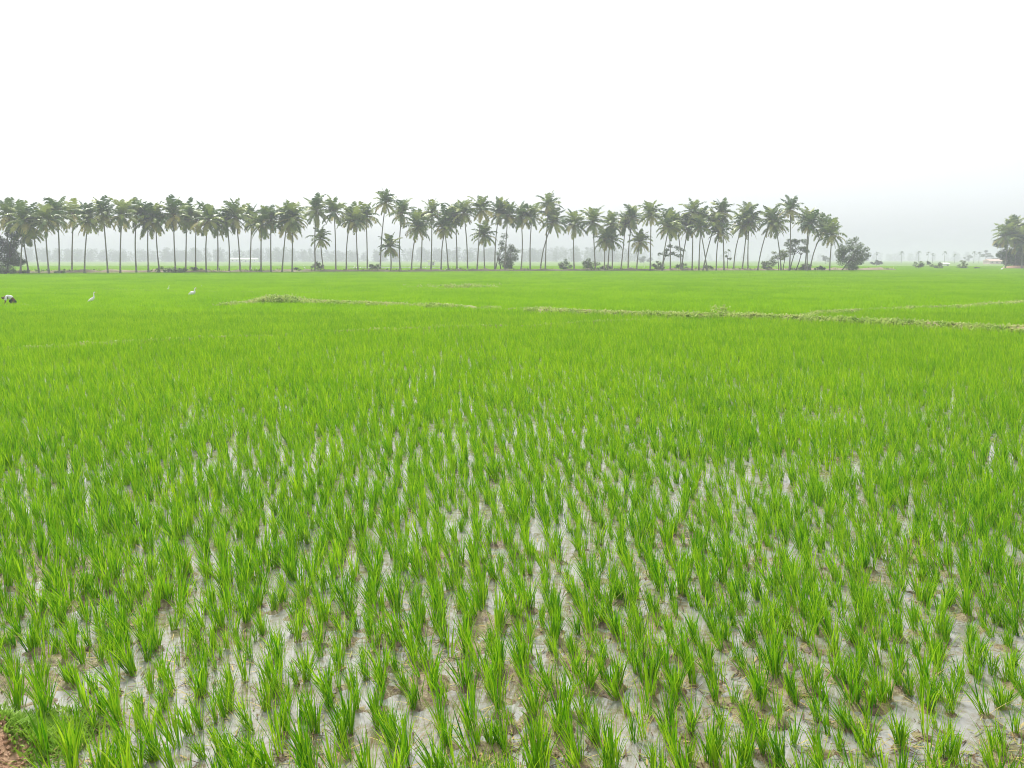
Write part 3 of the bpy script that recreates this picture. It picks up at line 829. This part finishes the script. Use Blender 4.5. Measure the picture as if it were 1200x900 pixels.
for (px0, px1, py0, py1, by, m, lab, seed) in [
    (893, 909, 302, 317, 317.8, M_GREYLEAF, 'grey-green shrub at the foot of the steeply leaning palm', 20),
    (682, 702, 302, 318, 318.2, M_BUSHLEAF, 'dark dome-shaped bush on the palm bund', 21),
    (651, 669, 304, 317, 317.8, M_GREYLEAF, 'spreading spiky bush by the palm bund between two palms', 22),
    (703, 717, 309, 317.5, 318, M_BUSHLEAF, 'low bush next to the dome-shaped bush', 23),
    (763, 778, 307, 317.5, 318.2, M_GREYLEAF, 'loose grey bush beneath the small umbrella tree', 24),
    (792, 806, 308, 317, 318, M_BUSHLEAF, 'small bush where two palm trunks share a foot', 25),
    (366, 378, 306, 318, 319, M_GREYLEAF, 'thin twiggy bush at the foot of a tall palm', 26),
    (430, 445, 309.5, 318, 319, M_BUSHLEAF, 'flat-topped twiggy bush beside the tallest palm', 27),
    (186, 216, 312, 321, 320.8, M_BUSHLEAF, 'wide low bush on the bund with twigs sticking up', 28),
    (222, 238, 313, 320.5, 320.3, M_BUSHLEAF, 'low round bush beside the wide twiggy one', 29),
    (-8, 17, 313, 324, 322.3, M_BUSHLEAF, 'low thicket at the foot of the dark leafy tree', 30),
    (22, 38, 317, 323, 321.8, M_BUSHLEAF, 'small low bush near the thicket by the dark leafy tree', 31),
    (64, 76, 317.5, 322, 321.2, M_BUSHLEAF, 'tiny low bush at a palm foot', 32),
    (343, 352, 313.5, 319.5, 319.6, M_DARKLEAF, 'tiny dark bush on the bund past two upright palms', 33),
    (824, 834, 311, 317.5, 318, M_BUSHLEAF, 'little bush where crossed palm trunks meet the ground', 34),
    (936, 952, 308, 317.5, 318, M_GREYLEAF, 'scrubby bush at the foot of three close palm trunks', 35),
    (955, 966, 311, 317.5, 318, M_GREYLEAF, 'dry low bush between the last two palm feet', 36),
    (1069, 1083, 306.5, 315, 315.3, M_BUSHLEAF, 'round bush standing alone in the open field', 37),
    (1090, 1105, 307.8, 315.3, 315.3, M_BUSHLEAF, 'two-lobed low bush in the open field near the small hut', 38),
    (1123, 1134, 304.8, 315.3, 315.2, M_BUSHLEAF, 'compact bush in the open field before the village', 39),
    (1086.5, 1091, 305.5, 310, 313.5, M_DARKLEAF, 'small upright shrub between the open field bushes', 40),
    (1141, 1148, 313.2, 315.5, 315.6, M_BUSHLEAF, 'low patch of scrub near the village mound', 41),
    (588, 600, 309, 316, 317.9, M_BUSHLEAF, 'undergrowth bush at the feet of the grey many-stemmed tree', 42),
]:
    tree('bush', lab, 'bush', px0, px1, py0, py1, (px0 + px1) / 2, by, m, [(-2, -1), (0, 0), (2, 1)], seed, 13, .36, 95, .34, .85, 'dome', 'bushes along the fields')

# faint trees far out in the haze
def far_tree(px0, px1, py0, py1, by, lab, seed):
    tree('far_tree', lab, 'tree', px0, px1, py0, py1, (px0 + px1) / 2, by, M_FARLEAF, [(0, 0)], seed, 10, .34, 16, .9)
far_tree(1148, 1161, 293, 303, 308.2, 'hazy spreading tree beside the pink village house', 60)
far_tree(1128, 1141, 299, 306, 307.5, 'very faint low tree far beyond the open field', 61)
far_tree(960, 975, 299, 308, 309, 'faint round tree in the haze behind the last palms', 62)
far_tree(1020, 1034, 305, 310, 311.2, 'low hazy tree past the round leaning tree', 63)
far_tree(745, 764, 300, 307, 308.5, 'faint tree in the haze behind the dome-shaped bush', 64)
far_tree(1160, 1176, 297, 307, 308.5, 'faint tree between the pink house and the village palms', 65)
def far_palm_mesh():
    mb = MB(); r = random.Random(5)
    mb.tube([(0, 0, -.3), (0.1, 0, 4), (0, 0, 8)], [.2, .15, .12], 5)
    for k in range(14):
        az = k * 2.4; el = r.uniform(-0.5, 1.2)
        d = Vector((math.cos(az) * math.cos(el), math.sin(az) * math.cos(el), math.sin(el)))
        s = Vector((-math.sin(az), math.cos(az), 0)) * 0.45
        a = Vector((0, 0, 8)); b = a + d * 1.6; e = b + (d - Vector((0, 0, .9))).normalized() * 1.7
        mb.add([a, b - s, b + s], [(0, 1, 2)]); mb.add([b - s, b + s, e], [(0, 1, 2)])
    return mb.mesh('far_palm', [M_FARLEAF])
FP = far_palm_mesh()
for bx, ty in [(1027, 297), (1056, 296.5), (1076, 296.5), (1087, 297), (1092.5, 298.5), (1106.5, 296.5), (1118.5, 299), (1141, 296.5), (1147, 297)]:
    b = ground(bx, 308.2); t = at(bx, ty, b.y)
    o = link('far_palm', FP, None, b); s = (t.z - b.z) / 8.0
    o.scale = (s, s, s); o.rotation_euler = (0, 0, bx)
    tag(o, 'tiny faint palm in the haze far beyond the open field', 'palm tree', 'faint palms in the haze')
# far wood on the horizon
r = random.Random(9); cl = []
def wood(xa, xb, Y0, Y1, h0, h1, n, seed):
    for _ in range(n):
        px = r.uniform(xa, xb); Yd = r.uniform(Y0, Y1)
        h = r.uniform(h0, h1) * (0.75 + 0.5 * float(vnoise([px * 0.012], [2.0], seed)[0]))
        x = (px - 600) / 1000 * Yd
        w = r.uniform(3.5, 6.5)
        for zz in np.arange(0.15, 1.0, 0.22): cl.append((Vector((x + r.gauss(0, 1), Yd + r.gauss(0, 2), h * zz)), w * (1.1 - 0.45 * zz), .8))
wood(-250, 745, 1000, 1200, 14, 20, 420, 1)
wood(640, 1500, 1600, 1900, 12, 18, 220, 2)
o = link('far_wood', quads_mesh('far_wood', leaf_cloud(cl, 1.4, 2.0, r), [M_FARLEAF]))
tag(o, 'hazy belt of far woodland along the horizon behind the palms', 'wood', kind='stuff')

# ------------------------------------------------------------------ far buildings
def house(name, label, px0, px1, base_py, wall_py, roof_py, depth, wallm, roofm, nwin, door=True, flat=False):
    b = ground((px0 + px1) / 2, base_py); Yd = b.y
    W = (px1 - px0) / 1000 * Yd / 2; H = (base_py - wall_py) / 1000 * Yd; RH = (wall_py - roof_py) / 1000 * Yd
    root = empty(name, b); tag(root, label, 'house')
    mb = MB(); mb.box(-W, W, 0, depth, -0.3, H); link('wall', mb.mesh('wall', [wallm]), root)
    mb = MB(); o = 0.35
    if flat: mb.box(-W - o, W + o, -o, depth + o, H + 0.003, H + max(0.25, RH))
    else:
        v = [(-W - o, -o, H), (W + o, -o, H), (W + o, depth + o, H), (-W - o, depth + o, H), (-W - o, depth / 2, H + RH), (W + o, depth / 2, H + RH)]
        mb.add(v, [(0, 1, 5, 4), (2, 3, 4, 5), (1, 2, 5), (3, 0, 4), (3, 2, 1, 0)])
    link('roof', mb.mesh('roof', [roofm]), root, (0, 0, 0.003))
    slots = nwin + (1 if door else 0)
    for k in range(slots):
        x = -W + (k + 0.5) * 2 * W / slots if slots > 1 else W * 0.6
        dw = min(0.5, W * 0.2)
        if door and k == slots // 2:
            mb = MB(); mb.box(x - dw, x + dw, -0.05, 0.04, 0, min(1.9, H * .7)); link('door', mb.mesh('door', [M_DARKWOOD]), root)
        else:
            mb = MB(); mb.box(x - .45, x + .45, -0.05, 0.04, H * .4, H * .78); link('window', mb.mesh('window', [M_DARKWOOD]), root)
house('farm_shed', 'long low whitewashed shed far out in the haze before the wood', 270, 301, 307.2, 303.9, 302.2, 6, M_LIME, M_LIME, 5)
house('field_hut', 'small white box-like hut seen behind a palm trunk', 501.5, 509, 310.8, 306, 305, 3.5, M_LIME, M_LIME, 0, True, True)
house('field_hut', 'small white hut in the open field beside the two-lobed bush', 1105.5, 1112, 312.5, 309.2, 308.0, 3, M_LIME, M_LIME, 0, True)
house('village_house', 'pinkish village house half hidden behind the village palms', 1160, 1182, 309.2, 306.0, 303.4, 8, M_PINK, M_PINK, 3)
mb = MB()   # mound of reddish earth at the village clump
c = ground(1196, 315.6)
for j in range(9):
    for i in range(25):
        u, v = i / 24 * 2 - 1, j / 8 * 2 - 1
        h = max(0, 1 - u * u - v * v) ** .6
        mb.v.append((c.x + u * 7, c.y + v * 3 - 2, -0.1 + h * (0.9 + 0.5 * float(vnoise([u * 4], [v * 4], 90)[0]))))
mb.f = [(j * 25 + i, j * 25 + i + 1, (j + 1) * 25 + i + 1, (j + 1) * 25 + i) for j in range(8) for i in range(24)]; mb.m = [0] * len(mb.f)
tag(link('earth_mound', mb.mesh('earth_mound', [M_SOIL], True)), kind='structure')
# shallow flooded strip catching the sky in the far fields
mb = MB(); a, b = ground(392, 313.6, 0.3), ground(520, 313.6, 0.3); a2, b2 = ground(520, 312.7, 0.3), ground(392, 312.7, 0.3)
mb.add([a, b, a2, b2], [(0, 1, 2, 3)])
tag(link('flooded_strip_water', mb.mesh('flooded_strip_water', [M_WATER])), kind='structure')

# ------------------------------------------------------------------ egrets
def egret_mesh(pose):
    mb = MB()
    if pose == 'tall':      # neck stretched up, body sloping down to the tail
        body = [(-.30, 0, .40), (-.22, 0, .46), (-.08, 0, .54), (.04, 0, .62), (.10, 0, .70), (.115, 0, .80), (.10, 0, .90), (.115, 0, .98), (.16, 0, 1.01), (.20, 0, 1.0)]
        rad = [.015, .05, .095, .09, .055, .034, .028, .027, .036, .02]; head = (.20, 0, 1.0); leg0 = -.06; lz = .47
    else:                   # hunched body, neck in an S, bill down
        body = [(-.34, 0, .34), (-.24, 0, .44), (-.08, 0, .52), (.06, 0, .54), (.14, 0, .62), (.12, 0, .72), (.15, 0, .82), (.21, 0, .85), (.25, 0, .83)]
        rad = [.015, .08, .135, .12, .06, .04, .034, .04, .02]; head = (.25, 0, .83); leg0 = -.04; lz = .42
    mb.tube(body, rad, 10, 0, True, 0.85)
    parts = [('body', mb.mesh('egret_body', [M_WHITE], True))]
    mb = MB(); h = Vector(head); d = Vector((.13, 0, -.01)) if pose == 'tall' else Vector((.10, 0, -.10))
    mb.tube([h - d * .1, h + d * .5, h + d], [.016, .010, .002], 6); parts.append(('bill', mb.mesh('egret_bill', [M_BILL], True)))
    for s in (-1, 1):
        mb = MB(); mb.tube([(leg0, .035 * s, lz), (leg0 - .03, .04 * s, lz * .5), (leg0 + .01, .045 * s, -0.02)], [.016, .010, .009], 5)
        mb.tube([(leg0 + .01, .045 * s, 0), (leg0 + .09, .05 * s, 0)], [.008, .004], 4)
        parts.append(('leg', mb.mesh('egret_leg', [M_LEG])))
    return parts
EG = {'tall': egret_mesh('tall'), 'hunch': egret_mesh('hunch')}
def egret(px, py, pose, rz, s, label, group=None, zoff=0.0, parts=True):
    b = ground(px, py, 0.35); b.z = zoff - 0.22 * s
    root = empty('egret', b, rz); root.scale = (s, s, s); tag(root, label, 'bird', group)
    for nm, me in EG[pose]: link(nm, me, root)
    return root
egret(108, 351, 'tall', 0.3, 1.0, 'slim white egret with stretched neck standing in the rice', 'egrets in the rice')
egret(226, 343.5, 'hunch', -0.2, 1.15, 'plump white egret with raised neck beside the low bund', 'egrets in the rice')
egret(197, 336.5, 'tall', 0.5, .6, 'small distant white egret in the rice near the plump egret', 'egrets in the rice')
egret(237, 334.5, 'hunch', 2.8, .5, 'tiny white egret in the rice past the plump egret', 'egrets in the rice')
for k, (px, py) in enumerate([(294, 316.5), (301, 316.2), (357, 314.5), (407, 316.8), (415, 314), (417.5, 313.8), (426, 316.2), (422.5, 313.8), (499, 313.8), (517, 314.5), (529, 314.2), (522, 317), (537, 315.8), (740, 314.2), (755, 313.8), (1174.5, 315.6)]):
    egret(px, py, 'hunch' if k % 2 else 'tall', k * 1.7, 1.35 if k != 15 else 1.6, 'tiny white egret among the palms and fields far off', 'far egrets')

# ------------------------------------------------------------------ person stooping in the rice
def skin_mesh(name, verts, edges, radii, m, root=0, sub=2):
    me = bpy.data.meshes.new(name); me.from_pydata(verts, edges, []); me.materials.append(m)
    o = bpy.data.objects.new(name, me); COL.objects.link(o)
    sk = o.modifiers.new('skin', 'SKIN'); sk.use_smooth_shade = True
    for i, rr in enumerate(radii):
        me.skin_vertices[0].data[i].radius = (rr, rr) if not isinstance(rr, tuple) else rr
    me.skin_vertices[0].data[root].use_root = True
    sb = o.modifiers.new('sub', 'SUBSURF'); sb.levels = sub; sb.render_levels = sub
    return o
pb = ground(11.5, 353.3, 0.3); pb.z = -0.10
person = empty('person', pb, 0.62)
person.scale = (0.88, 0.88, 0.88)
tag(person, 'person in white shirt and dark cloth bending low over the rice', 'person')
# faces -X; feet sunk a little in the mud, knees bent, back level, arms reaching down
J = [(.22, 0, .62), (.05, 0, .72), (-.16, 0, .76), (-.27, 0, .74), (-.36, 0, .70), (-.44, 0, .67),
     (.22, .10, .58), (.06, .15, .34), (.20, .14, .04), (.10, .15, -.02),
     (.24, -.10, .58), (.10, -.15, .34), (.25, -.14, .04), (.15, -.15, -.02),
     (-.24, .17, .70), (-.24, .22, .44), (-.34, .18, .22), (-.39, .17, .14),
     (-.22, -.17, .70), (-.28, -.22, .45), (-.38, -.16, .26), (-.43, -.15, .18)]
E = [(0, 1), (1, 2), (2, 3), (3, 4), (4, 5), (0, 6), (6, 7), (7, 8), (8, 9), (0, 10), (10, 11), (11, 12), (12, 13), (3, 14), (14, 15), (15, 16), (16, 17), (3, 18), (18, 19), (19, 20), (20, 21)]
RD = [.13, .12, .14, .10, .06, .095, .095, .065, .042, .035, .095, .065, .042, .035, .055, .042, .032, .028, .055, .042, .032, .028]
body = skin_mesh('body', J, E, RD, M_SKIN); body.parent = person
shirt = skin_mesh('shirt', [(.20, 0, .66), (.05, 0, .73), (-.14, 0, .765), (-.25, 0, .735), (-.235, .18, .70), (-.235, .215, .52), (-.225, -.18, .70), (-.265, -.215, .52)],
                  [(0, 1), (1, 2), (2, 3), (3, 4), (4, 5), (3, 6), (6, 7)], [.165, .155, .17, .12, .085, .07, .085, .07], M_SHIRT); shirt.parent = person
cloth = skin_mesh('waist_cloth', [(.25, 0, .60), (.18, 0, .46), (.12, 0, .30)], [(0, 1), (1, 2)], [(.19, .20), (.21, .25), (.21, .27)], M_CLOTH); cloth.parent = person
hair = skin_mesh('hair', [(-.40, 0, .715), (-.47, 0, .70)], [(0, 1)], [.105, .085], M_HAIR); hair.parent = person

# ------------------------------------------------------------------ air
hm, hn, hl, hout = mat('haze_air')
pv = hn.new('ShaderNodeVolumePrincipled')
pv.inputs['Color'].default_value = (0.73, 0.72, 0.86, 1)
pv.inputs['Density'].default_value = 0.0011
pv.inputs['Anisotropy'].default_value = 0.0
hl.new(pv.outputs[0], hout.inputs['Volume'])
mb = MB(); mb.box(-3050, 3050, -320, 3650, -1.4, 27)
tag(link('haze', mb.mesh('haze', [hm])), 'pale damp haze lying over the fields', 'haze', kind='stuff')
